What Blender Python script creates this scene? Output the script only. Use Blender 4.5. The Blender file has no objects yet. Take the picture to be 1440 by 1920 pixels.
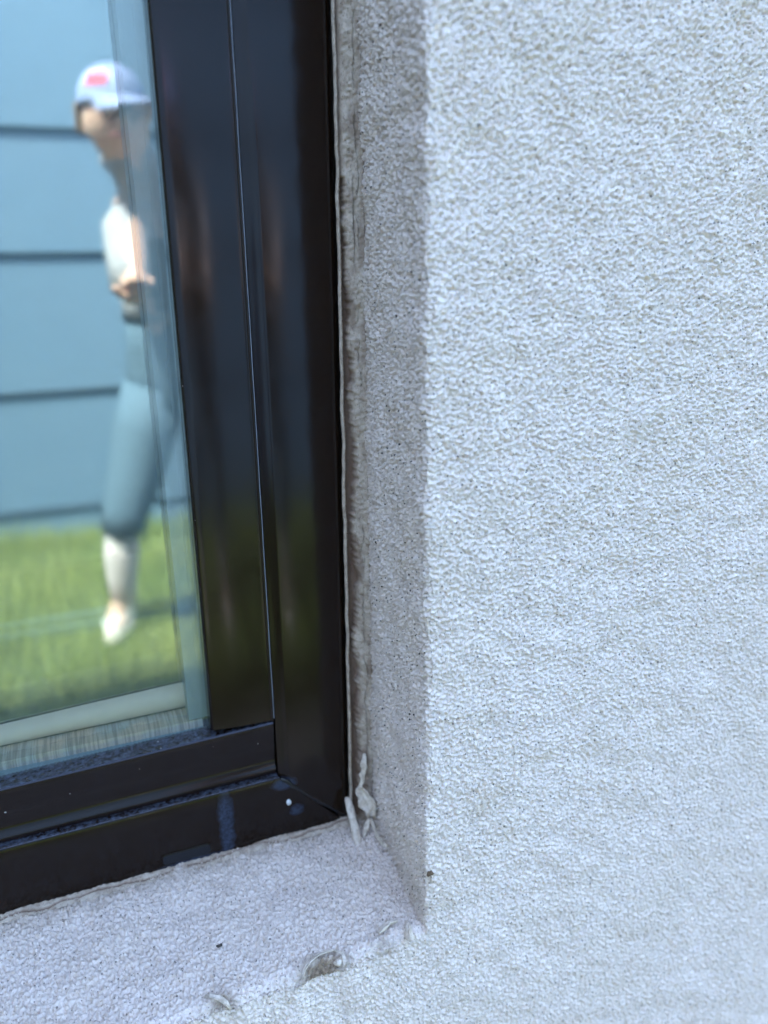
import bpy, math, random
import numpy as np
from mathutils import Matrix, Vector

S = bpy.context.scene
COL = S.collection
random.seed(5)

# ------------------------------------------------------------------ camera
FPX, YAW, PITCH, ROLL = 1480.0, math.radians(21.7), math.radians(18.0), math.atan(63 / 4563)
fw = Vector((math.sin(YAW) * math.cos(PITCH), math.cos(YAW) * math.cos(PITCH), -math.sin(PITCH)))
r0 = Vector((math.cos(YAW), -math.sin(YAW), 0)); u0 = r0.cross(fw)
rt = r0 * math.cos(ROLL) - u0 * math.sin(ROLL)
up = u0 * math.cos(ROLL) + r0 * math.sin(ROLL)
cd = bpy.data.cameras.new('camera'); cam = bpy.data.objects.new('camera', cd); COL.objects.link(cam)
m3 = Matrix((rt, up, -fw)).transposed()
cam.matrix_world = Matrix.Translation((0, -0.42, 1.25)) @ m3.to_4x4()
cd.sensor_fit = 'VERTICAL'; cd.sensor_height = 36.0; cd.lens = FPX / 1920 * 36
cd.clip_start = 0.01; cd.clip_end = 500
cd.dof.use_dof = True; cd.dof.focus_distance = 0.555; cd.dof.aperture_fstop = cd.lens / 8.2
S.camera = cam

# ------------------------------------------------------------------ light
TO_SUN = Vector((-0.45, 0.45, 1.0)).normalized()
w = bpy.data.worlds.new('World'); S.world = w; w.use_nodes = True
nt = w.node_tree
sky = nt.nodes.new('ShaderNodeTexSky'); sky.sky_type = 'NISHITA'; sky.sun_disc = False
sky.sun_elevation = math.asin(TO_SUN.z); sky.sun_rotation = math.atan2(TO_SUN.x, TO_SUN.y)
bg = nt.nodes['Background']; bg.inputs['Strength'].default_value = 0.15
sky.dust_density = 1.6; sky.ozone_density = .8; sky.air_density = 1.0
nt.links.new(sky.outputs[0], bg.inputs['Color'])
sd = bpy.data.lights.new('sun', 'SUN'); sd.energy = 2.3; sd.angle = math.radians(0.5); sd.color = (1, .95, .87)
so = bpy.data.objects.new('sun', sd); COL.objects.link(so)
so.rotation_euler = TO_SUN.to_track_quat('Z', 'Y').to_euler(); so.location = (0, 3, 8)
S.view_settings.view_transform = 'Standard'; S.view_settings.look = 'None'
S.view_settings.exposure = 3.25; S.view_settings.gamma = 1
S.render.engine = 'CYCLES'
S.cycles.use_denoising = True; S.cycles.denoiser = 'OPENIMAGEDENOISE'; S.cycles.denoising_prefilter = 'ACCURATE'; S.cycles.denoising_input_passes = 'RGB_ALBEDO_NORMAL'
S.cycles.caustics_reflective = False; S.cycles.caustics_refractive = False
S.cycles.max_bounces = 8; S.cycles.diffuse_bounces = 5; S.cycles.transparent_max_bounces = 12

# ------------------------------------------------------------------ helpers
def mesh(name, V, F, mat=None, parent=None, smooth=False):
    me = bpy.data.meshes.new(name)
    me.from_pydata([tuple(v) for v in V], [], [tuple(f) for f in F]); me.update()
    o = bpy.data.objects.new(name, me); COL.objects.link(o)
    if mat: me.materials.append(mat)
    if parent: o.parent = parent
    if smooth: me.shade_smooth()
    return o

def grid_mesh(name, P, mat, parent=None, attrs=None):
    """P: (n, m, 3) array of points -> smooth quad sheet; attrs: dict of (n, m) float point attributes"""
    n, m = P.shape[:2]
    me = bpy.data.meshes.new(name)
    me.vertices.add(n * m); me.vertices.foreach_set('co', P.reshape(-1).astype(np.float32))
    i = np.arange(n - 1)[:, None] * m + np.arange(m - 1)[None, :]
    q = np.stack([i, i + 1, i + m + 1, i + m], -1).reshape(-1, 4)
    k = len(q)
    me.loops.add(k * 4); me.loops.foreach_set('vertex_index', q.reshape(-1).astype(np.int32))
    me.polygons.add(k); me.polygons.foreach_set('loop_start', np.arange(0, 4 * k, 4, dtype=np.int32))
    me.polygons.foreach_set('loop_total', np.full(k, 4, np.int32))
    me.update(calc_edges=True); me.validate()
    for a, v in (attrs or {}).items():
        at = me.attributes.new(a, 'FLOAT', 'POINT'); at.data.foreach_set('value', v.reshape(-1).astype(np.float32))
    me.shade_smooth()
    o = bpy.data.objects.new(name, me); COL.objects.link(o)
    me.materials.append(mat)
    if parent: o.parent = parent
    return o

def box(x0, x1, y0, y1, z0, z1):
    V = [(x, y, z) for x in (x0, x1) for y in (y0, y1) for z in (z0, z1)]
    F = [(0, 1, 3, 2), (4, 6, 7, 5), (0, 4, 5, 1), (2, 3, 7, 6), (0, 2, 6, 4), (1, 5, 7, 3)]
    return V, F

def boxes(lst):
    V, F = [], []
    for b in lst:
        v, f = box(*b); k = len(V); V += v; F += [tuple(i + k for i in q) for q in f]
    return V, F

def empty(name, label, cat, loc=(0, 0, 0), group=None, kind=None):
    o = bpy.data.objects.new(name, None); COL.objects.link(o); o.location = loc
    o.empty_display_size = .02
    return tag(o, label, cat, group, kind)

def tag(o, label, cat, group=None, kind=None):
    o['label'] = label; o['category'] = cat
    if group: o['group'] = group
    if kind: o['kind'] = kind
    return o

def child(o, parent):
    """parent while keeping world coordinates (meshes are built in world space)"""
    o.parent = parent; o.matrix_parent_inverse = Matrix.Translation(parent.location).inverted()
    return o

# shader helpers
class NT:
    def __init__(s, name):
        s.m = bpy.data.materials.new(name); s.m.use_nodes = True; s.t = s.m.node_tree
        s.b = s.t.nodes['Principled BSDF']; s.out = s.t.nodes['Material Output']
    def n(s, typ, **kw):
        q = s.t.nodes.new(typ)
        for k, v in kw.items():
            if k.startswith('_'): setattr(q, k[1:], v)
            else: q.inputs[k.replace('__', ' ')].default_value = v
        return q
    def l(s, a, b): s.t.links.new(a, b)
    def coord(s): return s.n('ShaderNodeNewGeometry').outputs['Position']
    def noise(s, scale, detail=3, rough=.5, vec=None, stretch=None):
        q = s.n('ShaderNodeTexNoise', Scale=scale, Detail=detail, Roughness=rough)
        v = vec or s.coord()
        if stretch:
            mp = s.n('ShaderNodeMapping'); mp.inputs['Scale'].default_value = stretch; s.l(v, mp.inputs[0]); v = mp.outputs[0]
        s.l(v, q.inputs['Vector']); return q.outputs[0]
    def ramp(s, fac, stops):
        q = s.n('ShaderNodeValToRGB'); e = q.color_ramp.elements
        while len(e) < len(stops): e.new(.5)
        for k, (p, c) in enumerate(stops):
            e[k].position = p; e[k].color = (*c, 1) if len(c) == 3 else c
        s.l(fac, q.inputs[0]); return q.outputs[0]
    def mr(s, v, a, b, c=0., d=1.):
        q = s.n('ShaderNodeMapRange'); q.inputs[1].default_value = a; q.inputs[2].default_value = b
        q.inputs[3].default_value = c; q.inputs[4].default_value = d; s.l(v, q.inputs[0]); return q.outputs[0]
    def mix(s, f, a, b):
        q = s.n('ShaderNodeMix', _data_type='RGBA')
        for v, i in ((f, 0), (a, 6), (b, 7)):
            if hasattr(v, 'is_output'): s.l(v, q.inputs[i])
            elif i == 0: q.inputs[0].default_value = v
            else: q.inputs[i].default_value = (*v, 1)
        return q.outputs[2]
    def math(s, op, a, b=0.):
        q = s.n('ShaderNodeMath', _operation=op)
        for v, i in ((a, 0), (b, 1)):
            if hasattr(v, 'is_output'): s.l(v, q.inputs[i])
            else: q.inputs[i].default_value = v
        return q.outputs[0]
    def attr(s, name): return s.n('ShaderNodeAttribute', _attribute_name=name).outputs['Fac']
    def base(s, c):
        if hasattr(c, 'is_output'): s.l(c, s.b.inputs['Base Color'])
        else: s.b.inputs['Base Color'].default_value = (*c, 1)
        return s
    def set(s, **kw):
        for k, v in kw.items():
            i = s.b.inputs[k.replace('__', ' ')]
            if hasattr(v, 'is_output'): s.l(v, i)
            else: i.default_value = v
        return s
    def bump(s, h, dist, strength=1.):
        q = s.n('ShaderNodeBump', Strength=strength, Distance=dist); s.l(h, q.inputs['Height'])
        s.l(q.outputs[0], s.b.inputs['Normal']); return s

def simple(name, col, rough=.6, var=.12, scale=30, **kw):
    t = NT(name)
    c2 = tuple(v * (1 - var) for v in col)
    t.base(t.mix(t.noise(scale, 4), col, c2)); t.set(Roughness=rough, **kw)
    return t.m

# ------------------------------------------------------------------ materials
def mat_stucco():
    t = NT('stucco')
    big = t.noise(9, 3); mid = t.noise(330, 2)
    c = t.mix(t.mr(big, .35, .65), (.87, .762, .675), (.91, .80, .725))
    c = t.mix(t.mr(mid, .52, .75), c, (.76, .62, .49))
    gsp = t.mr(t.noise(520, 2, .6), .60, .72)
    c = t.mix(t.math('MULTIPLY', gsp, .80), c, (.46, .33, .22))
    # dark-coloured pinholes, random in size and place
    v = t.n('ShaderNodeTexVoronoi', Scale=300., Randomness=1.); t.l(t.coord(), v.inputs['Vector'])
    rnd = t.n('ShaderNodeSeparateColor'); t.l(v.outputs['Color'], rnd.inputs[0])
    rad = t.mr(rnd.outputs[0], .25, 1.0, .0, .26)
    pit = t.math('LESS_THAN', v.outputs['Distance'], rad)
    pit = t.math('MULTIPLY', pit, t.attr('pits'))
    c = t.mix(pit, c, (.075, .065, .055))
    # rust-brown weathering that gathers in old trowel nicks
    st = t.mr(t.noise(45, 5, .7), .66, .80)
    c = t.mix(t.math('MULTIPLY', st, .35), c, (.40, .32, .24))
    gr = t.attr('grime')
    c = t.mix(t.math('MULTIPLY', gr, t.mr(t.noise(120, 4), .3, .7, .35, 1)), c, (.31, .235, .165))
    t.base(c); t.set(Roughness=.92, Specular__IOR__Level=.2)
    t.bump(t.noise(900, 3, .6), .0009, .8)
    return t.m

def mat_stucco_far():
    t = NT('stucco_plain'); t.base(t.mix(t.noise(200, 2), (.82, .74, .67), (.70, .60, .50))); t.set(Roughness=.92)
    t.bump(t.noise(300, 3, .6), .004, .8); return t.m

def mat_frame():
    t = NT('bronze_frame')
    g = t.n('ShaderNodeNewGeometry')
    base = t.mix(t.noise(16, 3), (.0155, .0078, .0040), (.0115, .0060, .0033))
    # fine pale dust specks
    v = t.n('ShaderNodeTexVoronoi', Scale=95.); t.l(t.coord(), v.inputs['Vector'])
    rnd = t.n('ShaderNodeSeparateColor'); t.l(v.outputs['Color'], rnd.inputs[0])
    sp = t.math('LESS_THAN', v.outputs['Distance'], t.mr(rnd.outputs[1], .70, 1., 0., .085))
    # dust film on upward faces, sky blue painted into it; smears with their own outline
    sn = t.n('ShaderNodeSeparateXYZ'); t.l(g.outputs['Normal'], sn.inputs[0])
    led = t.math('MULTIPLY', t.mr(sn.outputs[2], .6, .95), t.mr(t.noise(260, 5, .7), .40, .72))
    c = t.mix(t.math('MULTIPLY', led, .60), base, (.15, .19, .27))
    p = t.n('ShaderNodeSeparateXYZ'); t.l(g.outputs['Position'], p.inputs[0])
    wob = t.math('MULTIPLY', t.math('SUBTRACT', t.noise(90, 4, .65), .5), .012)
    def blob(cx, cz, rx, rz):
        dx = t.math('DIVIDE', t.math('ADD', t.math('SUBTRACT', p.outputs[0], cx), wob), rx)
        dz = t.math('DIVIDE', t.math('SUBTRACT', p.outputs[2], cz), rz)
        d = t.math('SQRT', t.math('ADD', t.math('MULTIPLY', dx, dx), t.math('MULTIPLY', dz, dz)))
        return t.mr(d, .55, 1.05, 1., 0.)
    sm = blob(.0745, .815, .0075, .034)
    for a in ((.0735, .790, .006, .012), (.124, .8385, .012, .006), (.133, .811, .006, .006), (.045, .788, .030, .0045)):
        sm = t.math('MAXIMUM', sm, blob(*a))
    sm = t.math('MULTIPLY', sm, t.mr(t.noise(420, 4, .7), .30, .72, .15, 1.))
    c = t.mix(t.math('MULTIPLY', sm, .55), c, (.075, .115, .20))
    c = t.mix(t.math('MULTIPLY', sp, .8), c, (.45, .45, .45))
    t.base(c)
    r = t.mr(t.noise(55, 4), .3, .7, .10, .17)
    t.set(Roughness=r, Specular__IOR__Level=.43, Specular__Tint=(.72, .82, 1., 1.))
    t.bump(t.noise(1500, 2), .0001, .10)
    return t.m

def mat_glass(name, refl, haze, tint=(.93, .97, .965)):
    t = NT(name); t.t.nodes.remove(t.b)
    tr = t.n('ShaderNodeBsdfTransparent'); tr.inputs[0].default_value = (*tint, 1)
    gl = t.n('ShaderNodeBsdfGlossy'); gl.inputs['Color'].default_value = (.93, 1.0, .99, 1); gl.inputs['Roughness'].default_value = 0
    lw = t.n('ShaderNodeLayerWeight', Blend=.25)
    f = t.math('ADD', t.math('MULTIPLY', lw.outputs['Fresnel'], .35), refl)
    # a few dried specks and a dust film, teal haze painted in to pale reflections
    film = t.math('ADD', t.math('MULTIPLY', t.mr(t.noise(25, 5, .7), .45, .8), .03), haze)
    df = t.n('ShaderNodeBsdfDiffuse'); df.inputs[0].default_value = (.50, .62, .62, 1)
    mx = t.n('ShaderNodeMixShader'); t.l(f, mx.inputs[0]); t.l(tr.outputs[0], mx.inputs[1]); t.l(gl.outputs[0], mx.inputs[2])
    m2 = t.n('ShaderNodeMixShader'); t.l(film, m2.inputs[0]); t.l(mx.outputs[0], m2.inputs[1]); t.l(df.outputs[0], m2.inputs[2])
    t.l(m2.outputs[0], t.out.inputs[0])
    return t.m

def mat_caulk():
    t = NT('old_caulk')
    c = t.mix(t.mr(t.noise(160, 4), .3, .7), (.36, .28, .215), (.58, .49, .395))
    c = t.mix(t.attr('groove'), c, t.mix(t.noise(400, 3), (.12, .07, .045), (.21, .135, .095)))
    cr = t.mr(t.noise(700, 5, .75, stretch=(1, 1, .5)), .57, .64)
    c = t.mix(t.math('MULTIPLY', cr, .75), c, (.13, .095, .075))
    t.base(c); t.set(Roughness=.85, Specular__IOR__Level=.25)
    t.bump(t.noise(800, 4, .65), .0008, .7)
    return t.m

def mat_flake():
    t = NT('peeled_caulk')
    c = t.mix(t.mr(t.noise(260, 4), .35, .7), (.86, .76, .65), (.60, .50, .39))
    c = t.mix(t.math('MULTIPLY', t.mr(t.noise(420, 4, .7), .58, .70), .6), c, (.22, .17, .12))
    t.base(c); t.set(Roughness=.85); t.bump(t.noise(700, 4, .65), .0012, .9); return t.m

STUCCO = mat_stucco(); STUCCO_FAR = mat_stucco_far(); FRAME = mat_frame()
GLASS1 = mat_glass('glass_outer', .10, .05); GLASS2 = mat_glass('glass_inner', .42, .0)
CAULK = mat_caulk(); FLAKE = mat_flake()

# ------------------------------------------------------------------ noise tiles for the stucco relief
rng = np.random.default_rng(11)
TN, TPX = 1536, 0.0006
fx = np.fft.fftfreq(TN, TPX)[None, :]; fy = np.fft.fftfreq(TN, TPX)[:, None]
def tile(f_lo, f_hi, ax=1., ay=1.):
    r = np.hypot(fx * ax, fy * ay)
    H = np.exp(-(r / f_hi) ** 2) - np.exp(-(r / f_lo) ** 2)
    a = np.fft.ifft2(np.fft.fft2(rng.standard_normal((TN, TN))) * H).real
    return a / a.std()
n1 = tile(140, 320); n2 = tile(300, 700); n5 = tile(230, 500); n3 = tile(20, 60); n4 = tile(90, 300, 1.9, .8)
relief = .60 * n1 + .46 * n2 + .22 * n3 - 2.5 * np.clip(n5 - .7, 0, 1.3) - .5 * np.clip(n4 - 1.6, 0, 1.2)
relief = relief.astype(np.float64) * 1e-3            # metres
nfine = tile(300, 800); nslow = tile(10, 40)
def look(T, a, b):
    u = (np.asarray(a) / TPX) % TN; v = (np.asarray(b) / TPX) % TN
    i = np.floor(u).astype(int); j = np.floor(v).astype(int); p = u - i; q = v - j
    i %= TN; j %= TN; i2 = (i + 1) % TN; j2 = (j + 1) % TN
    return (T[j, i] * (1 - p) * (1 - q) + T[j, i2] * p * (1 - q) + T[j2, i] * (1 - p) * q + T[j2, i2] * p * q)

def axis(parts):
    out = [parts[0][0]]
    for a, b, st in parts:
        n = max(1, int(round((b - a) / st))); out += list(a + (b - a) * (np.arange(n) + 1) / n)
    return np.array(out)

# ------------------------------------------------------------------ stucco wall
RB = .120                                              # depth of the window frame behind the wall face
wall = empty('stucco_wall', 'cream house wall of rough sand textured stucco wrapping around the window', 'wall', (.4, 0, 0))
def Xc(z): return .1944 + (1.373 - z) * .0038 + look(nslow, z * 0 + .31, z) * .00045
def Xr(z): return .1990 + look(nslow, z * 0 + .11, z) * .0003 + np.clip(1.15 - z, 0, .4) * -.006

zs = axis([(0, .40, .02), (.40, .44, .004), (.44, 1.44, .00075), (1.44, 1.5, .004), (1.5, 2.0, .02)])
R = .0035
s_rev = axis([(-.118, -R, .00075)])                      # reveal, parameter = -depth
s_arc = np.linspace(0, math.pi / 2, 9)[1:-1]
s_fr = axis([(R, .45, .00075), (.45, .55, .004), (.55, 3.0, .03)])
Z = zs[:, None]
amp = np.clip((1.45 - zs) / .03, 0, 1) * np.clip((zs - .42) / .03, 0, 1)
amp = amp[:, None]
pts, nrm, sa, ampx = [], [], [], []
xc = Xc(zs)[:, None]; xr = Xr(zs)[:, None]
Rz = R * (1 + .25 * look(nslow, Z * 0 + .77, Z))
for s in s_rev:                                          # from the frame outwards
    y = -s; f = (y - R) / (RB - R)
    pts.append(np.concatenate([xc * (1 - f) + xr * f, Z * 0 + y, Z], 1)); nrm.append((-1., 0., 0.)); sa.append(xc[:, 0] - y); ampx.append(1.25 - .5 * max(0, (y - .085) / .035))
for a in s_arc:
    pts.append(np.concatenate([xc + Rz * (1 - math.cos(a)), Rz * (1 - math.sin(a)), Z], 1))
    nrm.append((-math.cos(a), -math.sin(a), 0.)); sa.append(xc[:, 0] + R * (a / (math.pi / 2) - .5)); ampx.append(.9)
for s in s_fr:
    pts.append(np.concatenate([xc + s, Z * 0, Z], 1)); nrm.append((0., -1., 0.)); sa.append(xc[:, 0] + s); ampx.append(1. if s < .46 else 0.)
P = np.stack(pts, 1); Nn = np.array(nrm)[None]; SA = np.stack(sa, 1)
h = look(relief, SA, Z + 0 * SA) * amp * np.array(ampx)[None, :]
h = h + look(nslow, SA * .8 + .2, Z * .8 + 0 * SA) * .0006 * amp
P = P + Nn * h[..., None]
nrev = len(s_rev)
pits = np.full(SA.shape, .75) ; pits[:, :nrev] = 1.
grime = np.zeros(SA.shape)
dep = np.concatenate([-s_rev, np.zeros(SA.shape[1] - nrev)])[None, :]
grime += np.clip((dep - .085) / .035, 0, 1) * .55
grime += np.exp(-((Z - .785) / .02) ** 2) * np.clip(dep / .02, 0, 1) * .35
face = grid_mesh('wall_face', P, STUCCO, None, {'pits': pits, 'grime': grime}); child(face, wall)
face['label'] = 'bright rough stucco face with its shaded return beside the window'

# sill and wall face below it
ZF, ZB, RS = .7715, .7865, .0095
def Zf(x): return ZF - (.20 - x) * .030 + look(nslow, x, x * 0 + .53) * .0006
xs = axis([(-1.0, -.2, .02), (-.2, -.13, .004), (-.13, .2125, .00075)])
X = xs[:, None]; zf = Zf(xs)[:, None]
ax_ = (np.clip((xs + .2) / .05, 0, 1))[:, None]
pts, nrm, tb, dp, am = [], [], [], [], []
for z in axis([(0, .40, .02), (.40, .64, .004), (.64, ZF - RS - .0006, .00075)]):
    pts.append(np.concatenate([X, X * 0, X * 0 + z], 1)); nrm.append((0, -1., 0)); tb.append(z); dp.append(0); am.append(1. if z > .46 else 0)
for a in np.linspace(0, math.pi / 2, 18)[1:]:
    pts.append(np.concatenate([X, X * 0 + RS * (1 - math.cos(a)), zf - RS + RS * math.sin(a)], 1))
    nrm.append((0, -math.cos(a), math.sin(a))); tb.append(ZF - RS + RS * a * .9); dp.append(0); am.append(1.)
for y in axis([(RS + .0008, RB + .004, .00075)]):
    f = (y - RS) / (RB - RS)
    pts.append(np.concatenate([X, X * 0 + y, zf * (1 - f) + ZB * f], 1)); nrm.append((0, 0, 1.)); tb.append(ZF + y); dp.append(y); am.append(1.1)
P = np.stack(pts, 1); TB = np.array(tb)[None, :] + 0 * X
h = look(relief, X + 0 * TB, TB) * ax_ * np.array(am)[None] + look(nslow, X * .8 + .2 + 0 * TB, TB * .8) * .0006 * ax_
# worn nicks along the outer edge of the sill
def nick(cx, cy, rx, ry, d, sh=3.):
    global h
    dy = np.array([p[0, 1] for p in pts])[None, :]
    q = ((X - cx) / rx) ** 2 + ((dy - cy) / ry) ** 2
    h = h + d * np.exp(-q ** sh)
P0 = P.copy()
nick(.117, .0, .016, .0075, -.0030); nick(.044, .0, .009, .006, -.0026); nick(.160, .0, .010, .006, -.0018, 2)
nick(.078, .0, .012, .004, -.0012, 1.5)
P = P + np.array(nrm)[None] * h[..., None]
# right of the opening's corner the sheet dives behind the wall face
dive = np.clip(X - (.1967 + R - .0003), 0, 1) * 2.5
low = (P0[..., 2] < ZF - .5 * RS)
P[..., 1] += dive * np.where(low, 1, .6)
pits = .75 + 0 * TB; pits[:, np.array(dp) == 0] = .6
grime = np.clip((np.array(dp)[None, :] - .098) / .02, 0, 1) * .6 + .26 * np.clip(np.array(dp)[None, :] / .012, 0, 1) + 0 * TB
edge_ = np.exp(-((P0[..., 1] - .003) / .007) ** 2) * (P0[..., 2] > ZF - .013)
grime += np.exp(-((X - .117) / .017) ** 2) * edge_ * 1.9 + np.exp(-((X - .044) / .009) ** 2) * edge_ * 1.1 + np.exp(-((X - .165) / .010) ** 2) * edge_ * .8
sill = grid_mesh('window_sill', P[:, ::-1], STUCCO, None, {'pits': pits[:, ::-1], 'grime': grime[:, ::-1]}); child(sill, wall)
sill['label'] = 'pitted stucco sill sloping out below the window'

# rest of the house wall: left side, lintel, core and the roof whose shade the wall stands in
V, F = boxes([(-1.005, -3.2, 0, .30, 0, 3.0)[:0] or (-3.2, -1.003, 0, .30, 0, 2.6), (-1.003, 3.19, .003, .30, 2.003, 2.597)])
o = child(mesh('wall_surround', V, F, STUCCO_FAR), wall)
V, F = boxes([(.205, 3.19, .012, .30, .02, 2.0), (-1.0, .203, .03, .30, .02, .765)])
o = child(mesh('wall_core', V, F, STUCCO_FAR), wall)
V, F = boxes([(-3.6, 3.6, -.30, 4.5, 2.602, 2.72), (-3.6, 3.6, -.36, -.302, 2.56, 2.74)])
o = child(mesh('roof', V, F, simple('white_trim', (.6, .6, .58))), wall)

V, F = boxes([(-2.05, -1.80, -2.6, -.002, 0, 2.55)])  # added unseen wall that blocks the left sky and warms the return
o = child(mesh('added_shade_wall', V, F, simple('shade_wall_tan', (.44, .38, .27), .9)), wall)
# ------------------------------------------------------------------ window
win = empty('window', 'dark bronze framed window with mirror-like double glass set deep in the stucco', 'window', (-.4, RB, .786))
def jamb(profile, x_left, x_right, zlow, ztop, name, parent, mat=FRAME, n=2, label=None):
    """profile: list of (t, y), t 0..1 across; x_left/x_right: (at low z, at top z); zlow: function of t"""
    V, F = [], []
    k = len(profile)
    for lvl in range(2):
        for t, y in profile:
            z = zlow(t) if lvl == 0 else ztop
            f = (z - .79) / .61
            xl = x_left[0] + (x_left[1] - x_left[0]) * f; xr_ = x_right[0] + (x_right[1] - x_right[0]) * f
            V.append((xl + (xr_ - xl) * t, y, z))
    for i in range(k):
        j = (i + 1) % k; F.append((i, j, k + j, k + i))
    F.append(tuple(range(k))[::-1]); F.append(tuple(range(k, 2 * k)))
    o = child(mesh(name, V, F, mat), parent); bevel(o, .0004)
    return o
def rail(profile, z_low, z_top, x0, xend, name, parent, mat=FRAME):
    """profile: list of (t, y), t 0 bottom .. 1 top; z_low/z_top: (at x=-.09, at x=.12)"""
    V, F = [], []; k = len(profile)
    for lvl in range(2):
        for t, y in profile:
            x = x0 if lvl == 0 else xend(t)
            f = (x + .09) / .21
            zl = z_low[0] + (z_low[1] - z_low[0]) * f; zt = z_top[0] + (z_top[1] - z_top[0]) * f
            V.append((x, y, zl + (zt - zl) * t))
    for i in range(k):
        j = (i + 1) % k; F.append((i, j, k + j, k + i))
    F.append(tuple(range(k))[::-1]); F.append(tuple(range(k, 2 * k)))
    o = child(mesh(name, V, F, mat), parent); bevel(o, .0004)
    return o
def bevel(o, wd, seg=2):
    b = o.modifiers.new('bevel', 'BEVEL'); b.width = wd * .6; b.segments = seg; b.limit_method = 'ANGLE'; b.angle_limit = math.radians(28)
    wn = o.modifiers.new('wn', 'WEIGHTED_NORMAL'); wn.keep_sharp = False
    o.data.shade_smooth()

def arc(t0, y0, t1, y1, bulge, n=7):
    out = []
    for i in range(n + 1):
        f = i / n; out.append((t0 + (t1 - t0) * f, y0 + (y1 - y0) * f - bulge * math.sin(math.pi * f)))
    return out
# outer frame: side jamb and bottom rail meet in a mitre
profA = [(0, .200), (0, .1300)] + arc(0, .1240, .16, .1203, -.0003, 5) + [(.5, .1196), (.86, .1203)] + arc(.88, .1208, 1.0, .1275, .0012, 5) + [(1, .200)]
jamb(profA, (.1197, .1215), (.1812, .1862), lambda t: .8455 - .0605 * t, 2.0, 'frame_jamb', win)['label'] = 'tall right side member of the outer frame'
profR = [(0, .200), (0, .1212)] + arc(.03, .1204, .94, .1201, .0003, 5) + [(.985, .1208), (1.0, .1222), (1.0, .200)]
rail(profR, (.7800, .7800), (.8446, .8462), -.95, lambda t: .1192 + .0605 * (1 - t), 'frame_rail', win)['label'] = 'scuffed bottom rail of the outer frame'
# glazing beads (moulded): upright butts on the lying one
profB = [(0, .175), (0, .1262), (.025, .1240)] + arc(.05, .1236, .92, .1243, .0007, 10) + [(.955, .1241), (.972, .1234), (.990, .1233), (1, .1246), (1, .175)]
jamb(profB, (.0693, .0722), (.1190, .1208), lambda t: .9008 - .0035 * t, 1.985, 'glazing_bead', win)['label'] = 'upright moulded glazing bead'
profH = [(0, .160), (0, .1262), (.02, .1254), (.09, .1250), (.13, .1258), (.18, .1272)] + arc(.24, .1276, .50, .1262, -.0002, 5) + arc(.56, .1256, .93, .1236, -.0001, 6) + [(.97, .1236), (1, .1246), (.992, .175)]
rail(profH, (.8452, .8468), (.8915, .8960), -.94, lambda t: .1186, 'glazing_bead', win)['label'] = 'lying moulded glazing bead with dusty top ledge'
wv = [(.1190 - .0001 + .0018 * (z - .79) / .61, .12335 - .0003, z) for z in np.linspace(.9, 1.985, 40)]  # thin pale strip along the right edge of the upright bead
o = child(mesh('pale_edge', [(x + dx + .00008 * math.sin(z * 90), y + dy, z) for x, y, z in wv for dx, dy in ((-.00032, 0), (0, -.0003), (.0003, 0), (0, .0003))],
    [(4 * i + a, 4 * i + (a + 1) % 4, 4 * i + 4 + (a + 1) % 4, 4 * i + 4 + a) for i in range(39) for a in range(4)], simple('pale_edge_strip', (.34, .38, .46), .35, .6, 40)), win)
# far side members, outside the picture
V, F = boxes([(-.997, -.952, .121, .20, .786, 1.998), (-.951, .12, .1215, .20, 1.94, 1.997), (-.940, -.895, .125, .16, .90, 1.93), (-.894, .068, .1255, .16, 1.90, 1.938)])
child(mesh('frame_far_side', V, F, FRAME), win)
# panes
p1 = child(mesh('glass_pane', *box(-.93, .0745, .1380, .1382, .885, 1.93), GLASS1), win); p1['label'] = 'outer reflecting pane'
gx_ = np.linspace(-.93, .0745, 30)[:, None]; gz_ = axis([(.885, 1.1, .004), (1.1, 1.93, .05)])[None, :]
gy_ = .1665 - .00025 * np.sin((gx_ + .93) / 1.0045 * math.pi) * np.sin((gz_ - .885) / 1.045 * math.pi) + .010 * .08 * np.exp(-(gz_ - .885) / .08)
o = grid_mesh('glass_pane', np.stack([gx_ + 0 * gz_, gy_, gz_ + 0 * gx_], -1), GLASS2)
child(o, win)['label'] = 'inner pane behind the spacer'
# ribbed spacer between the panes
def mat_spacer():
    t = NT('spacer'); z = t.n('ShaderNodeSeparateXYZ'); t.l(t.coord(), z.inputs[0])
    tan = t.mix(t.mr(t.noise(35, 3, stretch=(1, 1, .1)), .40, .60), (.62, .60, .55), (.86, .64, .48))
    up_ = t.math('GREATER_THAN', z.outputs[2], .8958)
    rib = t.mr(t.noise(620, 2, .5, stretch=(1, .03, .03)), .44, .60)
    c = t.mix(up_, t.mix(t.math('MULTIPLY', rib, .35), (.30, .38, .40), (.17, .22, .24)), t.mix(t.math('MULTIPLY', rib, .6), tan, (.26, .22, .19)))
    t.base(c); t.set(Roughness=.35); return t.m
SP = mat_spacer()
lst = [(-.93, .066, .1412, .1414, .886, .9025), (-.93, .066, .1414, .1640, .886, .9015), (-.93, .066, .1530, .1542, .9016, .9025)]
x = -.14
while x < .0615:
    lst.append((x, x + .0013, .1418, .1525, .9016, .90225)); lst.append((x + .0004, x + .0021, .1406, .14115, .889, .9012)); x += .0029
V, F = boxes(lst); s1 = child(mesh('spacer', V, F, SP), win); s1['label'] = 'ribbed metal spacer bar seen through the glass'
lst = [(.0570, .0745, .1414, .1640, .9035, 1.93), (.0555, .0570, .1408, .1640, .9035, 1.93), (.0590, .0600, .1408, .14135, .9035, 1.93), (.0650, .0672, .1404, .14135, .9035, 1.93)]
V, F = boxes(lst); s2 = child(mesh('spacer', V, F, simple('grey_spacer', (.38, .44, .45), .35, .25, 40)), win); s2['label'] = 'upright spacer bar'
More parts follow.
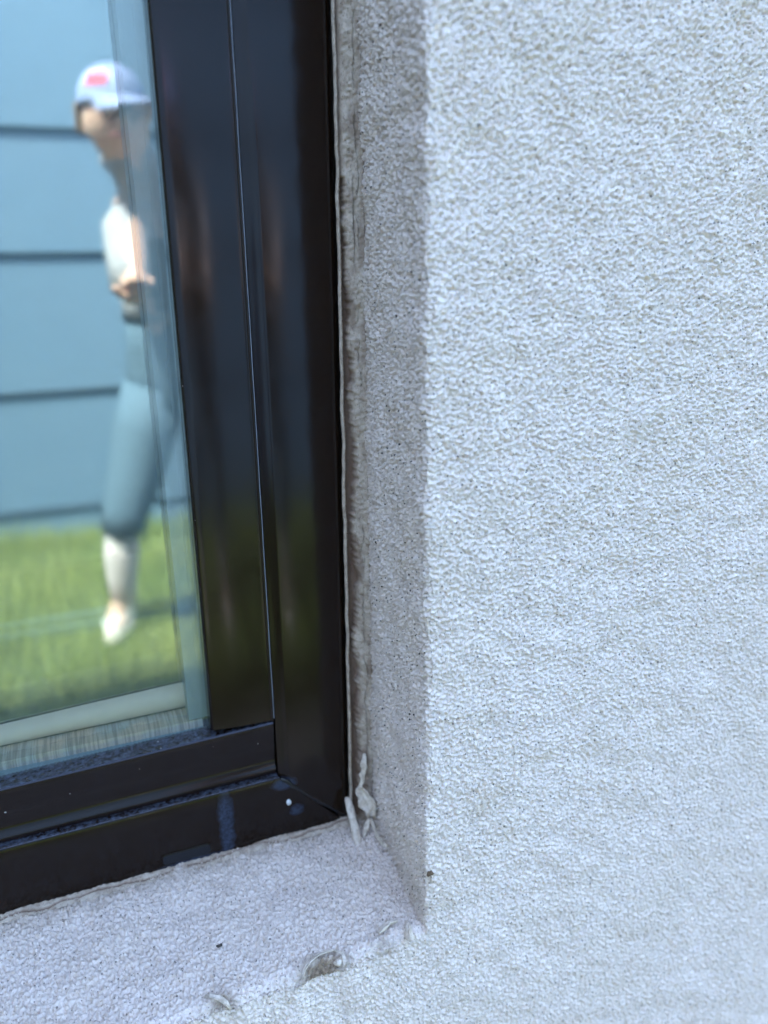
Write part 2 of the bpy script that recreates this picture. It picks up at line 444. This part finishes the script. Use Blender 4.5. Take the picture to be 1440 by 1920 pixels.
bx, bz = np.linspace(-.93, .058, 60)[:, None], np.linspace(0, 1, 12)[None, :]  # added cream bar standing in for a blurred bright streak in the glass
top = .9165 + .008 * np.clip((bx + .15) / .2, -.5, 1)
o = grid_mesh('bright_streak_bar', np.stack([bx + 0 * bz, .1655 - .0085 * np.sin(bz * math.pi) ** .6 + look(n1, bx, bz * .01) * .00012, .9022 + (top - .9022) * bz], -1),
     simple('cream_streak', (1.0, .80, .58), .55, .12, 60)); child(o, win); o['label'] = 'soft cream bar added along the bottom of the double glass as a bright streak'
# weep hole: raised rim around a dark slot
def rrect(cx, cz, wd, hg, r, y, n=6, slope=.06):
    P_ = []
    for (sx, sz, a0) in ((1, 1, 0), (-1, 1, 90), (-1, -1, 180), (1, -1, 270)):
        for i in range(n + 1):
            a = math.radians(a0 + 90 * i / n)
            xx = sx * (wd / 2 - r) + r * math.cos(a); P_.append((cx + xx, y, cz + sz * (hg / 2 - r) + r * math.sin(a) + 0 * xx))
    return P_
a = rrect(.0412, .7965, .040, .0105, .003, .1196); b = rrect(.0412, .7965, .0375, .0082, .0025, .1193); c = rrect(.0412, .7965, .037, .0078, .0024, .1228)
k = len(a); V = a + b + c
F = [(i, (i + 1) % k, k + (i + 1) % k, k + i) for i in range(k)] + [(k + i, k + (i + 1) % k, 2 * k + (i + 1) % k, 2 * k + i) for i in range(k)]
wh = child(mesh('weep_hole', V, F, FRAME, smooth=False), win)
V2 = rrect(.0412, .7965, .0372, .0080, .0024, .11925)
pl = mesh('slot', V2, [tuple(range(len(V2)))], simple('slot_dark', (.012, .014, .02), .35)); pl.parent = wh; pl.location = (0, 0, 0)
# paint speck and sealant ring near the mitre
def blobmesh(name, c, r, mat, seed=0, seg=14, sq=(1, 1, 1), rough=.15):
    rr = random.Random(seed); V, F = [], []
    ph = [rr.uniform(0, 6.3) for _ in range(6)]
    for i in range(seg // 2 + 1):
        th = math.pi * i / (seg // 2)
        for j in range(seg):
            a_ = 2 * math.pi * j / seg
            k_ = 1 + rough * (math.sin(3 * a_ + ph[0]) * math.sin(2 * th + ph[1]) + .6 * math.sin(5 * a_ + ph[2]) * math.sin(th * 4 + ph[3]))
            V.append((c[0] + r * sq[0] * k_ * math.sin(th) * math.cos(a_), c[1] + r * sq[1] * k_ * math.sin(th) * math.sin(a_), c[2] + r * sq[2] * k_ * math.cos(th)))
    for i in range(seg // 2):
        for j in range(seg):
            F.append((i * seg + j, i * seg + (j + 1) % seg, (i + 1) * seg + (j + 1) % seg, (i + 1) * seg + j))
    return mesh(name, V, F, mat, smooth=True)
child(blobmesh('paint_speck', (.1262, .1192, .8205), .0024, simple('white_paint', (.75, .76, .78), .4), 3, sq=(.9, .5, 1.15)), win)
def tube(name, path, radii, mat, seg=10, seed=0, rough=.0, flat=None):
    rr = random.Random(seed); V, F = [], []
    n = len(path); path = [Vector(p) for p in path]
    ref = Vector((0, 1, 0))
    for i, p in enumerate(path):
        d = (path[min(i + 1, n - 1)] - path[max(i - 1, 0)]).normalized()
        a1 = d.cross(ref); a1 = a1.normalized() if a1.length > 1e-6 else Vector((1, 0, 0)); a2 = d.cross(a1)
        r = radii[i] if isinstance(radii, (list, tuple)) else radii
        for j in range(seg):
            t_ = 2 * math.pi * j / seg; q = 1 + rough * rr.uniform(-1, 1)
            V.append(p + a1 * math.cos(t_) * r * q + a2 * math.sin(t_) * r * q * (flat or 1))
    for i in range(n - 1):
        for j in range(seg):
            F.append((i * seg + j, i * seg + (j + 1) % seg, (i + 1) * seg + (j + 1) % seg, (i + 1) * seg + j))
    F.append(tuple(range(seg))[::-1]); F.append(tuple((n - 1) * seg + j for j in range(seg)))
    return mesh(name, V, F, mat, smooth=True)
SMEAR = simple('dried_sealant', (.05, .09, .16), .5, .5, 300)
child(tube('sealant_smear', [(.121, .1203, .8440), (.126, .1203, .8400), (.130, .1203, .8345), (.140, .1203, .8250), (.152, .1203, .8130), (.165, .1203, .8005), (.176, .1203, .7900)],
     [.0012, .0022, .0016, .0012, .0016, .0010, .0008], simple('mitre_sealant', (.012, .014, .018), .3), 8, 4, .25, .4), win)

# ------------------------------------------------------------------ caulk beads
zc = axis([(.782, 1.44, .0009)]); tt = np.linspace(0, 1, 34)
Zc = zc[:, None]; T = tt[None, :] + 0 * Zc
f = (Zc - .79) / .61
xl = .1812 + (.1862 - .1812) * f - .0016 + look(nfine, Zc * 0 + .2, Zc) * .00018 + look(nslow, Zc * 0 + .6, Zc) * .0003
xrr = Xr(zc)[:, None] + .0012
lip = .15
gl = .17; gr = np.clip(.44 + .05 * look(nslow, Zc * 0 + .4, Zc * .5) + .03 * look(n3, Zc * 0 + .4, Zc) + .035 * look(n1, Zc * 0 + .4, Zc * .8) - .13 * (Zc > 1.30) * 1.0 - .2 * np.clip((Zc - 1.15) / .15, 0, 1), .20, .60)
ing = 1 / (1 + np.exp(-(T - gl) / .008)) * 1 / (1 + np.exp((T - gr) / .012))
y = .1215 - .011 * T ** 1.3 + ing * .0050
y -= np.exp(-((T - .07) / .06) ** 2) * .0022
bead = np.clip((T - gr) / .08, 0, 1) * np.clip((1.02 - T) / .1, 0, 1)
y -= bead * (.0022 + look(n1, T * .014, Zc) * .00035 + look(n2, T * .014 + .1, Zc) * .00030 - np.clip(look(n4, T * .03 + .2, Zc * .7) - 1.1, 0, 1.5) * .0009 + look(nslow, T * .01 + .3, Zc) * .0008 + look(n3, T * .012 + .3, Zc) * .0004)
y += look(nfine, T * .012 + .5, Zc) * .00010
# split in the bead near the top, and a raised thread along the groove
y += np.exp(-((T - .62) / .025) ** 4) * np.clip(1 - np.abs(Zc - 1.272) / .035, 0, 1) * .006
y += np.exp(-((T - .74 - .05 * look(nslow, Zc * 0 + .33, Zc)) / .020) ** 2) * np.clip(look(n3, Zc * 0 + .8, Zc * .4) * 2 + .2, 0, 1) * .0035
y -= np.exp(-((T - gr - .01) / .022) ** 2) * .0012 * (look(nslow, Zc * 0 + .9, Zc) > -.6)
Pc = np.stack([xl + (xrr - xl) * T, y, Zc + 0 * T], -1)
o = grid_mesh('caulk_bead', Pc, CAULK, None, {'groove': np.clip(ing * .95 + .5 * np.clip(look(n3, T * .03 + .45, Zc * .35) - .2, 0, 1) * (T > .2), 0, 1)})
tag(o, 'old crumbling tan caulk running up between the dark frame and the stucco return', 'caulk')
# lying caulk line below the rail
xb = axis([(-.995, -.13, .01), (-.13, .183, .0009)]); tt = np.linspace(0, 1, 14)
Xb = xb[:, None]; T = tt[None, :] + 0 * Xb
rz = look(nslow, Xb, Xb * 0 + .15) * .0005 + look(n3, Xb, Xb * 0 + .35) * .0002
yy = .1216 - .0085 * T + look(nfine, Xb, T * .01) * .0001
zz = .7868 + .0020 * (1 - T) + rz * (1 - .3 * T) - .0012 * T + np.sin(T * math.pi) * .0011 + look(n1, Xb, T * .008 + .6) * .0003
gv = np.exp(-((T - .55 - .1 * look(nslow, Xb, Xb * 0 + .7)) / .08) ** 2)
zz -= gv * .0016
o = grid_mesh('caulk_bead', np.stack([Xb + 0 * T, yy, zz], -1)[:, ::-1], CAULK, None, {'groove': gv[:, ::-1]})
tag(o, 'thin tan caulk line lying between the bottom rail and the sill', 'caulk')

# peeled pieces in the corner
def wob_path(p0, p1, n, amp, seed, bend=(0, 0, 0)):
    rr = random.Random(seed); out = []
    for i in range(n + 1):
        f = i / n; p = Vector(p0).lerp(Vector(p1), f) + Vector(bend) * math.sin(math.pi * f)
        out.append(p + Vector([rr.uniform(-1, 1) * amp for _ in range(3)]))
    return out
G = 'peeled bits of old caulk'
def displace(o, amp, sc, seed=0):
    from mathutils import noise
    for v in o.data.vertices:
        n = noise.noise_vector(v.co * sc + Vector((seed, 0, 0))) * amp + noise.noise_vector(v.co * sc * 3 + Vector((seed, 5, 0))) * amp * .4
        v.co += n
rp = wob_path((.1748, .1130, .8150), (.1770, .0900, .7755), 22, .0002, 2, (.0005, -.001, 0))
o = tube('caulk_strip', rp, [.0016, .0026, .0031] + [.0034] * 8 + [.0038] * 6 + [.0035] * 3 + [.0029, .0024, .0012], FLAKE, 14, 3, .05, .8); displace(o, .0007, 260, 1)
tag(o, 'pale finger-like roll of peeled caulk lying from the frame corner onto the sill', 'caulk strip', G)
def ribbon(name, path, widths, normal_tilt, thick, mat, curl=.6, seed=0):
    """thin curled flake: cross-section is an arc; closed solid"""
    V, F = [], []; n = len(path); m = 9; path = [Vector(p) for p in path]
    rr = random.Random(seed)
    for i, p in enumerate(path):
        d = (path[min(i + 1, n - 1)] - path[max(i - 1, 0)]).normalized()
        side = d.cross(Vector(normal_tilt)).normalized(); nr = side.cross(d).normalized()
        for layer in range(2):
            for j in range(m):
                s_ = (j / (m - 1) - .5); wd = widths[i] * (1 + .14 * rr.uniform(-1, 1) * (j in (0, m - 1)))
                V.append(p + side * s_ * wd + nr * ((s_ * s_ * 4 - .5) * curl * widths[i] * .3 + layer * thick))
    for i in range(n - 1):
        a_ = i * 2 * m; b_ = a_ + 2 * m
        for j in range(m - 1):
            F.append((a_ + j, b_ + j, b_ + j + 1, a_ + j + 1)); F.append((a_ + m + j, a_ + m + j + 1, b_ + m + j + 1, b_ + m + j))
        F.append((a_, a_ + m, b_ + m, b_)); F.append((a_ + m - 1, b_ + m - 1, b_ + 2 * m - 1, a_ + 2 * m - 1))
    F.append(tuple(range(m)) + tuple(range(2 * m - 1, m - 1, -1)))
    e = (n - 1) * 2 * m; F.append(tuple(range(e + m - 1, e - 1, -1)) + tuple(range(e + m, e + 2 * m)))
    return mesh(name, V, F, mat, smooth=True)
o = ribbon('caulk_flake', wob_path((.1840, .108, .8270), (.1915, .0985, .8000), 12, .0002, 5, (.0012, -.003, 0)), [.005, .008, .0098, .0108, .0115, .0122, .0118, .0122, .0112, .0108, .0095, .0085, .0062], (-.5, -1, .1), .0010, FLAKE, 1.6, 2)
displace(o, .0020, 110, 3); displace(o, .0008, 300, 6); tag(o, 'broad pale caulk flake curling off the stucco return above the thin strand', 'caulk flake', G)
o = ribbon('caulk_strand', wob_path((.1900, .0985, .8000), (.1925, .0660, .7960), 14, .0003, 8, (-.001, -.002, -.002)), [.002, .0032, .004, .0036, .003, .0034, .004, .0046, .005, .0048, .005, .0046, .004, .003, .0015], (-.6, -1, 0), .0010, FLAKE, .6, 4)
displace(o, .0014, 140, 7); tag(o, 'thin twisted caulk strand hanging against the stucco return near the sill', 'caulk strand', G)
o = ribbon('caulk_flake', wob_path((.1880, .0980, .8010), (.1830, .0970, .7840), 8, .0002, 9), [.0015, .003, .004, .0042, .004, .0034, .0028, .002, .001], (-.3, -1, 0), .0008, FLAKE, .5, 6)
tag(o, 'small pointed caulk sliver between the finger-like roll and the thin strand', 'caulk flake', G)
o = ribbon('caulk_flake', wob_path((.1895, .1085, .8560), (.1850, .1070, .8255), 14, .0004, 19, (.0006, -.0015, 0)), [.002, .003, .0045, .004, .005, .004, .0035, .004, .0045, .004, .0034, .003, .003, .0025, .0015], (-.6, -1, 0), .0012, FLAKE, .5, 6)
displace(o, .0014, 150, 13); tag(o, 'ragged upright caulk flake standing above the broad flake in the corner', 'caulk flake', G)
# chips and curls on the sill
o = blobmesh('stucco_chip', (0, 0, 0), .0072, FLAKE, 12, 18, (.42, 1.15, .40), .22)
displace(o, .0009, 200, 2)
o.location = (.1835, .0030, .7725); o.rotation_euler = (math.radians(16), 0, math.radians(-14))
tag(o, 'chunky white plaster chip at the outer corner of the sill', 'chip', 'loose chips on the sill')
o = ribbon('stucco_chip', wob_path((.1620, .0085, .7735), (.1780, .0115, .7765), 10, .0004, 21, (0, .001, .0015)), [.002, .004, .005, .0055, .006, .005, .005, .0045, .004, .003, .0015], (0, .6, 1), .0010, FLAKE, 1.2, 8)
displace(o, .0006, 260, 17); tag(o, 'thin ragged flake lying just left of the chunky white chip', 'chip', 'loose chips on the sill')
curl = [(.1000, -.0015, .7690), (.1040, .0022, .7712), (.109, .0055, .7722), (.115, .0080, .7730), (.1215, .0085, .7735), (.127, .0070, .7735), (.1315, .0035, .7722), (.1325, -.0010, .7700), (.1300, -.0035, .7670)]
o = ribbon('curled_flake', curl, [.001, .002, .0022, .0026, .003, .0032, .0034, .003, .0014], (0, .5, 1), .0009, FLAKE, .8, 5); displace(o, .0011, 170, 4)
tag(o, 'thin curled flake arching around a worn hollow in the middle of the sill edge', 'flake', 'loose chips on the sill')
o = blobmesh('stucco_chip', (0, 0, 0), .0036, FLAKE, 14, 14, (1.1, .7, .55), .15); o.location = (.1275, .0005, .7695); o.rotation_euler = (0, .2, .4)
tag(o, 'small smooth plaster nub inside the curled flake', 'chip', 'loose chips on the sill')
o = ribbon('caulk_flake', [(.0345, .0105, .7680), (.038, .0080, .7690), (.0425, .0050, .7685), (.0465, .0010, .7665), (.0485, -.0005, .7625)], [.001, .003, .004, .0035, .001], (0, 0, 1), .0012, FLAKE, .8, 5); displace(o, .0005, 300, 9)
tag(o, 'lifted lip of stucco skin at the left of the sill edge', 'flake', 'loose chips on the sill')
o = blobmesh('grit', (0, 0, 0), .0022, simple('brown_grit', (.14, .09, .05), .8), 22, 12, (1.2, .8, .8), .3); o.location = (.1985, -.0012, .8240)
tag(o, 'brown bit of grit stuck on the edge of the stucco return', 'grit')
o = blobmesh('grit', (0, 0, 0), .0016, simple('dark_grit', (.07, .06, .05), .8), 23, 12, (1.4, .8, .6), .3); o.location = (.0505, .0400, .7775)
tag(o, 'dark crumb lying on the open sill', 'grit')

# ------------------------------------------------------------------ dim room behind the glass
V, F = box(-2.5, 2.5, .31, 3.0, .01, 2.6); F = [f[::-1] for f in F if f != (0, 4, 5, 1)]
o = mesh('room', V, F, simple('room_paint', (.10, .12, .125), .8)); o['kind'] = 'structure'; o['label'] = 'dim room behind the window glass'

# ------------------------------------------------------------------ yard (seen mirrored in the glass)
def mat_ground():
    t = NT('soil'); t.base(t.mix(t.noise(14, 5), (.10, .12, .05), (.07, .10, .035))); t.set(Roughness=.95); t.bump(t.noise(60, 4), .02, .6); return t.m
o = mesh('ground', [(-150, -150, 0), (150, -150, 0), (150, 150, 0), (-150, 150, 0)], [(0, 1, 2, 3)], mat_ground()); o['kind'] = 'structure'; o['label'] = 'flat yard ground'
def mat_path():
    t = NT('gravel_path'); c = t.mix(t.noise(180, 3), (.40, .30, .20), (.56, .44, .32))
    c = t.mix(t.mr(t.noise(5.5, 4, .6, stretch=(.6, 1.6, 1)), .53, .62), c, (.13, .20, .055)); t.base(c); t.set(Roughness=.9); t.bump(t.noise(120, 3), .01, .6); return t.m
V, F = box(-6, 6, -1.28, -.002, -.05, .012); o = mesh('path', V, F, mat_path()); o['kind'] = 'structure'; o['label'] = 'mossy grey path along the stucco wall'
V, F = box(-6, 6, -2.06, -2.035, -.05, .035); o = mesh('garden_edging', V, F, simple('edging', (.13, .20, .17), .7)); bevel(o, .006)
tag(o, 'low pale edging strip running across the lawn', 'edging')
# grass: many small blades
gn = 90000
g = np.random.default_rng(4)
gx = g.uniform(-2.2, 3.2, gn); gy = g.uniform(-3.08, -1.22, gn); gh = g.uniform(.025, .065, gn) * np.where(gy < -2.85, 2.0, 1) * (1 + .35 * np.sin(gx * 5 + 1) * np.sin(gy * 7))
ga = g.uniform(0, 6.28, gn); gwd = g.uniform(.0015, .0032, gn); lx = g.normal(0, .014, gn); ly = g.normal(0, .014, gn)
b0 = np.stack([gx - gwd * np.cos(ga), gy - gwd * np.sin(ga), 0 * gx], 1); b1 = np.stack([gx + gwd * np.cos(ga), gy + gwd * np.sin(ga), 0 * gx], 1)
b2 = np.stack([gx + lx, gy + ly, gh], 1)
Vg = np.stack([b0, b1, b2], 1).reshape(-1, 3)
me = bpy.data.meshes.new('grass'); me.vertices.add(3 * gn); me.vertices.foreach_set('co', Vg.reshape(-1))
me.loops.add(3 * gn); me.loops.foreach_set('vertex_index', np.arange(3 * gn, dtype=np.int32))
me.polygons.add(gn); me.polygons.foreach_set('loop_start', np.arange(0, 3 * gn, 3, dtype=np.int32)); me.polygons.foreach_set('loop_total', np.full(gn, 3, np.int32))
me.update(calc_edges=True)
t = NT('grass_blade'); t.base(t.mix(t.noise(2.2, 4), (.11, .21, .05), (.40, .42, .13))); t.set(Roughness=.6)
me.materials.append(t.m); o = bpy.data.objects.new('grass', me); COL.objects.link(o)
tag(o, 'sunlit green lawn in front of the blue-grey siding', 'grass', kind='stuff')

# neighbouring house with lap siding
nb = empty('neighbour_house', 'blue-grey house clad in wide lap siding, mirrored in the glass', 'house', (0, -3.12, 0))
V, F = [], []
laps = [-.43, .140, .690, 1.282, 1.772, 2.32, 2.87]
for i in range(6):
    z0, z1 = laps[i], laps[i + 1]
    yb, yt = -3.112, -3.136
    k = len(V)
    V += [(-6, yb - .02, z0), (6, yb - .02, z0), (6, yb, z0), (-6, yb, z0), (6, yt, z1), (-6, yt, z1)]
    F += [(0 + k, 1 + k, 2 + k, 3 + k), (3 + k, 2 + k, 4 + k, 5 + k)]
t = NT('siding_paint'); t.base(t.mix(t.noise(3, 3), (.105, .185, .265), (.125, .20, .27))); t.set(Roughness=.55); t.bump(t.noise(30, 4, stretch=(.1, 1, 1)), .004, .3)
child(mesh('siding', V, F, t.m), nb)
V, F = box(-6, 6, -8, -3.137, 0, 2.87); child(mesh('wall', V, F, simple('sheathing', (.1, .12, .14))), nb)
V, F = boxes([(-6.3, 6.3, -8.2, -2.98, 2.872, 2.95)]); child(mesh('roof', V, F, simple('roof_trim', (.55, .56, .56))), nb)

# ------------------------------------------------------------------ the person reflected in the glass
def skinned(name, nodes, edges, mat, parent, sub=2, root=0):
    me = bpy.data.meshes.new(name); me.from_pydata([n[0] for n in nodes], edges, []); me.update()
    me.materials.append(mat)
    o = bpy.data.objects.new(name, me); COL.objects.link(o); child(o, parent)
    sk = o.modifiers.new('skin', 'SKIN'); sk.use_smooth_shade = True
    for i, n in enumerate(nodes):
        r = n[1]; me.skin_vertices[0].data[i].radius = r if isinstance(r, tuple) else (r, r)
        me.skin_vertices[0].data[i].use_root = (i == root)
    ss = o.modifiers.new('sub', 'SUBSURF'); ss.levels = sub; ss.render_levels = sub
    return o
per = empty('person', 'person in a blue cap and pale shirt holding a phone, mirrored in the window glass', 'person', (.25, -1.95, 0))
SKIN = simple('skin', (.78, .49, .36), .5, .15, 60, Subsurface__Weight=.05)
PALE = simple('pale_shirt', (.34, .34, .35), .85, .12, 40); SHORTS = simple('blue_grey_cloth', (.095, .160, .215), .85)
N_ = [((.36, -1.93, .93), .125), ((.36, -1.90, 1.12), .12), ((.345, -1.84, 1.32), .13), ((.30, -1.78, 1.44), .060), ((.238, -1.715, 1.500), .046),
      ((.203, -1.640, 1.562), (.060, .070)), ((.200, -1.645, 1.625), (.079, .085)), ((.198, -1.65, 1.665), (.062, .075)),
      # left arm (image left): shoulder, elbow, wrist
      ((.225, -1.80, 1.385), .052), ((.205, -1.62, 1.175), .038), ((.170, -1.24, 1.170), .026),
      # right arm
      ((.49, -1.80, 1.38), .052), ((.44, -1.60, 1.15), .038), ((.295, -1.24, 1.175), .026),
      # left leg: hip, knee, ankle, ball of foot
      ((.27, -1.93, .86), .085), ((.12, -1.88, .47), .056), ((.095, -1.92, .30), .052), ((.085, -1.97, .10), .036), ((.03, -1.87, .035), .032),
      ((.45, -1.93, .86), .085), ((.42, -1.90, .48), .056), ((.42, -1.94, .30), .050), ((.42, -2.0, .10), .036), ((.43, -1.86, .035), .032),
      # nose, ears
      ((.205, -1.567, 1.59), .011), ((.122, -1.655, 1.585), .012), ((.283, -1.655, 1.585), .012)]
E_ = [(0, 1), (1, 2), (2, 3), (3, 4), (4, 5), (5, 6), (6, 7), (2, 8), (8, 9), (9, 10), (2, 11), (11, 12), (12, 13), (0, 14), (14, 15), (15, 16), (16, 17), (17, 18),
      (0, 19), (19, 20), (20, 21), (21, 22), (22, 23), (5, 24), (5, 25), (5, 26)]
# palms and five fingers each
def hand(wr, px, py, pz, sx):
    N_.append(((px, py, pz), (.030, .016))); palm = len(N_) - 1; E_.append((wr, palm))
    for k, (dx, dz, ln) in enumerate(((-.024, .024, .036), (-.009, .030, .042), (.007, .030, .040), (.022, .024, .032))):
        a0 = (px + sx * dx, py + .022, pz + dz); a1 = (px + sx * dx * 1.1, py + .022 + ln * .7, pz + dz + ln * .45); a2 = (px + sx * dx * 1.1, py + .02 + ln * 1.1, pz + dz - .002)
        b_ = len(N_); N_.extend([(a0, .0085), (a1, .008), (a2, .007)]); E_.extend([(palm, b_), (b_, b_ + 1), (b_ + 1, b_ + 2)])
    b_ = len(N_); N_.extend([((px + sx * .036, py + .01, pz + .004), .010), ((px + sx * .045, py + .035, pz + .022), .0085)]); E_.extend([(palm, b_), (b_, b_ + 1)])
hand(10, .168, -1.175, 1.172, -1); hand(13, .282, -1.175, 1.180, 1)
body = skinned('body', N_, E_, SKIN, per)
def loft(rings, seg=20):
    """rings: (centre, half width, half depth, direction) -> closed tapered tube"""
    V, F = [], []; n = len(rings)
    for c, a_, b_, d in rings:
        d = Vector(d).normalized(); e1 = Vector((0, 1, 0)).cross(d)
        e1 = e1.normalized() if e1.length > .1 else Vector((1, 0, 0)); e2 = d.cross(e1)
        for j in range(seg):
            t_ = 2 * math.pi * j / seg; V.append(Vector(c) + e1 * math.cos(t_) * a_ + e2 * math.sin(t_) * b_)
    for i in range(n - 1):
        for j in range(seg): F.append((i * seg + j, i * seg + (j + 1) % seg, (i + 1) * seg + (j + 1) % seg, (i + 1) * seg + j))
    F.append(tuple(range(seg))[::-1]); F.append(tuple((n - 1) * seg + j for j in range(seg)))
    return V, F
def merge(lst):
    V, F = [], []
    for v, f in lst:
        k = len(V); V += v; F += [tuple(i + k for i in q) for q in f]
    return V, F
Z_ = (0, 0, 1)
V, F = merge([loft([((.35, -1.905, 1.07), .165, .125, Z_), ((.35, -1.90, 1.12), .162, .12, Z_), ((.345, -1.87, 1.25), .165, .125, Z_), ((.34, -1.84, 1.36), .165, .12, (-.1, .1, 1)),
                    ((.320, -1.81, 1.430), .135, .10, (-.3, .3, 1)), ((.285, -1.775, 1.475), .095, .08, (-.6, .5, 1)), ((.245, -1.735, 1.500), .064, .064, (-.7, .5, 1)), ((.222, -1.705, 1.532), .072, .072, (-.6, .5, 1)), ((.218, -1.700, 1.538), .064, .064, (-.6, .5, 1))]),
              loft([((.26, -1.83, 1.40), .06, .06, (-.2, .3, -1)), ((.215, -1.78, 1.34), .066, .062, (-.1, .5, -1)), ((.205, -1.70, 1.24), .060, .056, (-.05, .6, -1)), ((.203, -1.64, 1.17), .058, .054, (-.05, .6, -1))]),
              loft([((.43, -1.83, 1.40), .06, .06, (.2, .3, -1)), ((.475, -1.78, 1.34), .066, .062, (.1, .5, -1)), ((.46, -1.70, 1.24), .060, .056, (0, .6, -1)), ((.45, -1.64, 1.17), .058, .054, (0, .6, -1))])])
child(mesh('shirt', V, F, PALE, smooth=True), per)
V, F = merge([loft([((.35, -1.905, 1.10), .158, .118, Z_), ((.35, -1.92, .98), .162, .125, Z_), ((.35, -1.93, .90), .172, .135, Z_), ((.35, -1.93, .80), .165, .13, Z_)]),
              loft([((.265, -1.93, .86), .10, .115, (.2, 0, 1)), ((.215, -1.91, .72), .098, .10, (.3, 0, 1)), ((.165, -1.895, .56), .086, .086, (.3, 0, 1)), ((.128, -1.885, .46), .076, .078, (.3, 0, 1)), ((.112, -1.895, .385), .072, .074, (.2, 0, 1))]),
              loft([((.44, -1.93, .86), .10, .115, Z_), ((.435, -1.91, .72), .098, .10, Z_), ((.425, -1.90, .56), .086, .086, Z_), ((.42, -1.90, .46), .076, .078, Z_), ((.42, -1.91, .385), .072, .074, Z_)])])
child(mesh('trousers', V, F, SHORTS, smooth=True), per)
SOCK = simple('pale_sock', (.66, .60, .58), .9)
for lg in ([((.109, -1.897, .395), .050, .052, Z_), ((.100, -1.915, .31), .060, .062, Z_), ((.092, -1.94, .20), .050, .052, Z_), ((.087, -1.965, .09), .042, .046, Z_)],
           [((.42, -1.91, .395), .050, .052, Z_), ((.42, -1.94, .31), .060, .062, Z_), ((.42, -1.965, .20), .050, .052, Z_), ((.42, -1.99, .09), .042, .046, Z_)]):
    V, F = loft(lg); child(mesh('sock', V, F, SOCK, smooth=True), per)
for s_ in ((.087, -1.985, .04, .02, -1.845), (.42, -2.01, .04, .435, -1.83)):
    skinned('shoe', [((s_[0], s_[1], .05), .044), ((s_[0], s_[1] + .02, .045), .048), (((s_[0] + s_[3]) / 2, (s_[1] + s_[4]) / 2, .042), .046), ((s_[3], s_[4], .032), .034)], [(0, 1), (1, 2), (2, 3)], simple('white_shoe', (.78, .76, .68), .6), per)
# cap: crown, brim and front patch
CAP = simple('blue_cap', (.30, .36, .56), .8, .1, 60)
V, F = [], []; seg, rg = 28, 9
cx, cy, cz = .199, -1.655, 1.632
for i in range(rg + 1):
    th = (math.pi / 2) * i / rg
    for j in range(seg):
        a_ = 2 * math.pi * j / seg
        V.append((cx + .083 * math.sin(th) * math.cos(a_), cy + .100 * math.sin(th) * math.sin(a_), cz + .092 * math.cos(th) ** .8))
for i in range(rg):
    for j in range(seg): F.append((i * seg + j, (i + 1) * seg + j, (i + 1) * seg + (j + 1) % seg, i * seg + (j + 1) % seg))
cap = child(mesh('cap', V, F, CAP, smooth=True), per)
V, F = [], []
for layer in (0, 1):
    for i in range(6):
        for j in range(13):
            a_ = math.radians(12 + 156 * j / 12); r_ = i / 5; q_ = a_ - math.radians(38)
            bx_ = r_ * .062 * math.sin(a_) ** .7; V.append((cx + .084 * math.cos(q_) + bx_ * math.sin(math.radians(38)), cy + .100 * math.sin(q_) + bx_ * math.cos(math.radians(38)), cz + .004 - r_ * .018 - .014 * abs(math.cos(a_)) * r_ + layer * .004))
for i in range(5):
    for j in range(12):
        q = (i * 13 + j, i * 13 + j + 1, (i + 1) * 13 + j + 1, (i + 1) * 13 + j); F.append(q); F.append(tuple(78 + k for k in q[::-1]))
for j in range(12): F.append((5 * 13 + j, 5 * 13 + j + 1, 78 + 5 * 13 + j + 1, 78 + 5 * 13 + j))
b_ = mesh('brim', V, F, CAP, smooth=True); b_.parent = cap
V, F = [], []
for i in range(4):
    for j in range(9):
        a_ = math.radians(97 + 42 * j / 8); zz_ = cz + .034 + .028 * i / 3; k_ = math.sqrt(max(0, 1 - ((zz_ - cz) / .092) ** 2.2)) * 1.035
        V.append((cx + .083 * k_ * math.cos(a_), cy + .100 * k_ * math.sin(a_) + .002, zz_))
for i in range(3):
    for j in range(8): F.append((i * 9 + j, i * 9 + j + 1, (i + 1) * 9 + j + 1, (i + 1) * 9 + j))
b_ = mesh('cap_patch', V, F, simple('red_patch', (.75, .08, .12), .7)); b_.parent = cap
# hair, eyes, mouth
HAIR = simple('brown_hair', (.20, .12, .06), .7)
V, F = [], []
for i in range(7):
    for j in range(19):
        a_ = math.radians(195 + 150 * j / 18); zz_ = 1.64 - .075 * i / 6; V.append((cx + .0865 * math.cos(a_), cy + .097 * math.sin(a_), zz_))
for i in range(6):
    for j in range(18): F.append((i * 19 + j, i * 19 + j + 1, (i + 1) * 19 + j + 1, (i + 1) * 19 + j))
hr = child(mesh('hair', V, F, HAIR, smooth=True), per); so_ = hr.modifiers.new('solid', 'SOLIDIFY'); so_.thickness = .008
for sx in (-.027, .03):
    e_ = blobmesh('eye', (cx + sx, cy + .077, 1.612), .010, simple('eye', (.10, .08, .07), .2), 1, 12, (1.2, .6, .7), 0); child(e_, per)
child(blobmesh('mouth', (cx + .003, cy + .075, 1.552), .018, simple('lips', (.50, .20, .17), .5), 1, 12, (1.2, .4, .35), 0), per)
# the phone held in both hands is a thing of its own
ph = empty('phone', 'dark smartphone held up in both hands by the reflected person', 'phone', (.195, -1.13, 1.245))
o = mesh('phone_body', *box(.196, .272, -1.134, -1.126, 1.14, 1.290), simple('phone_dark', (.02, .022, .025), .3)); child(o, ph); bevel(o, .003)
o = mesh('camera_bump', *box(.236, .268, -1.1258, -1.1235, 1.252, 1.286), simple('phone_glass', (.015, .015, .02), .15)); child(o, ph); bevel(o, .002)
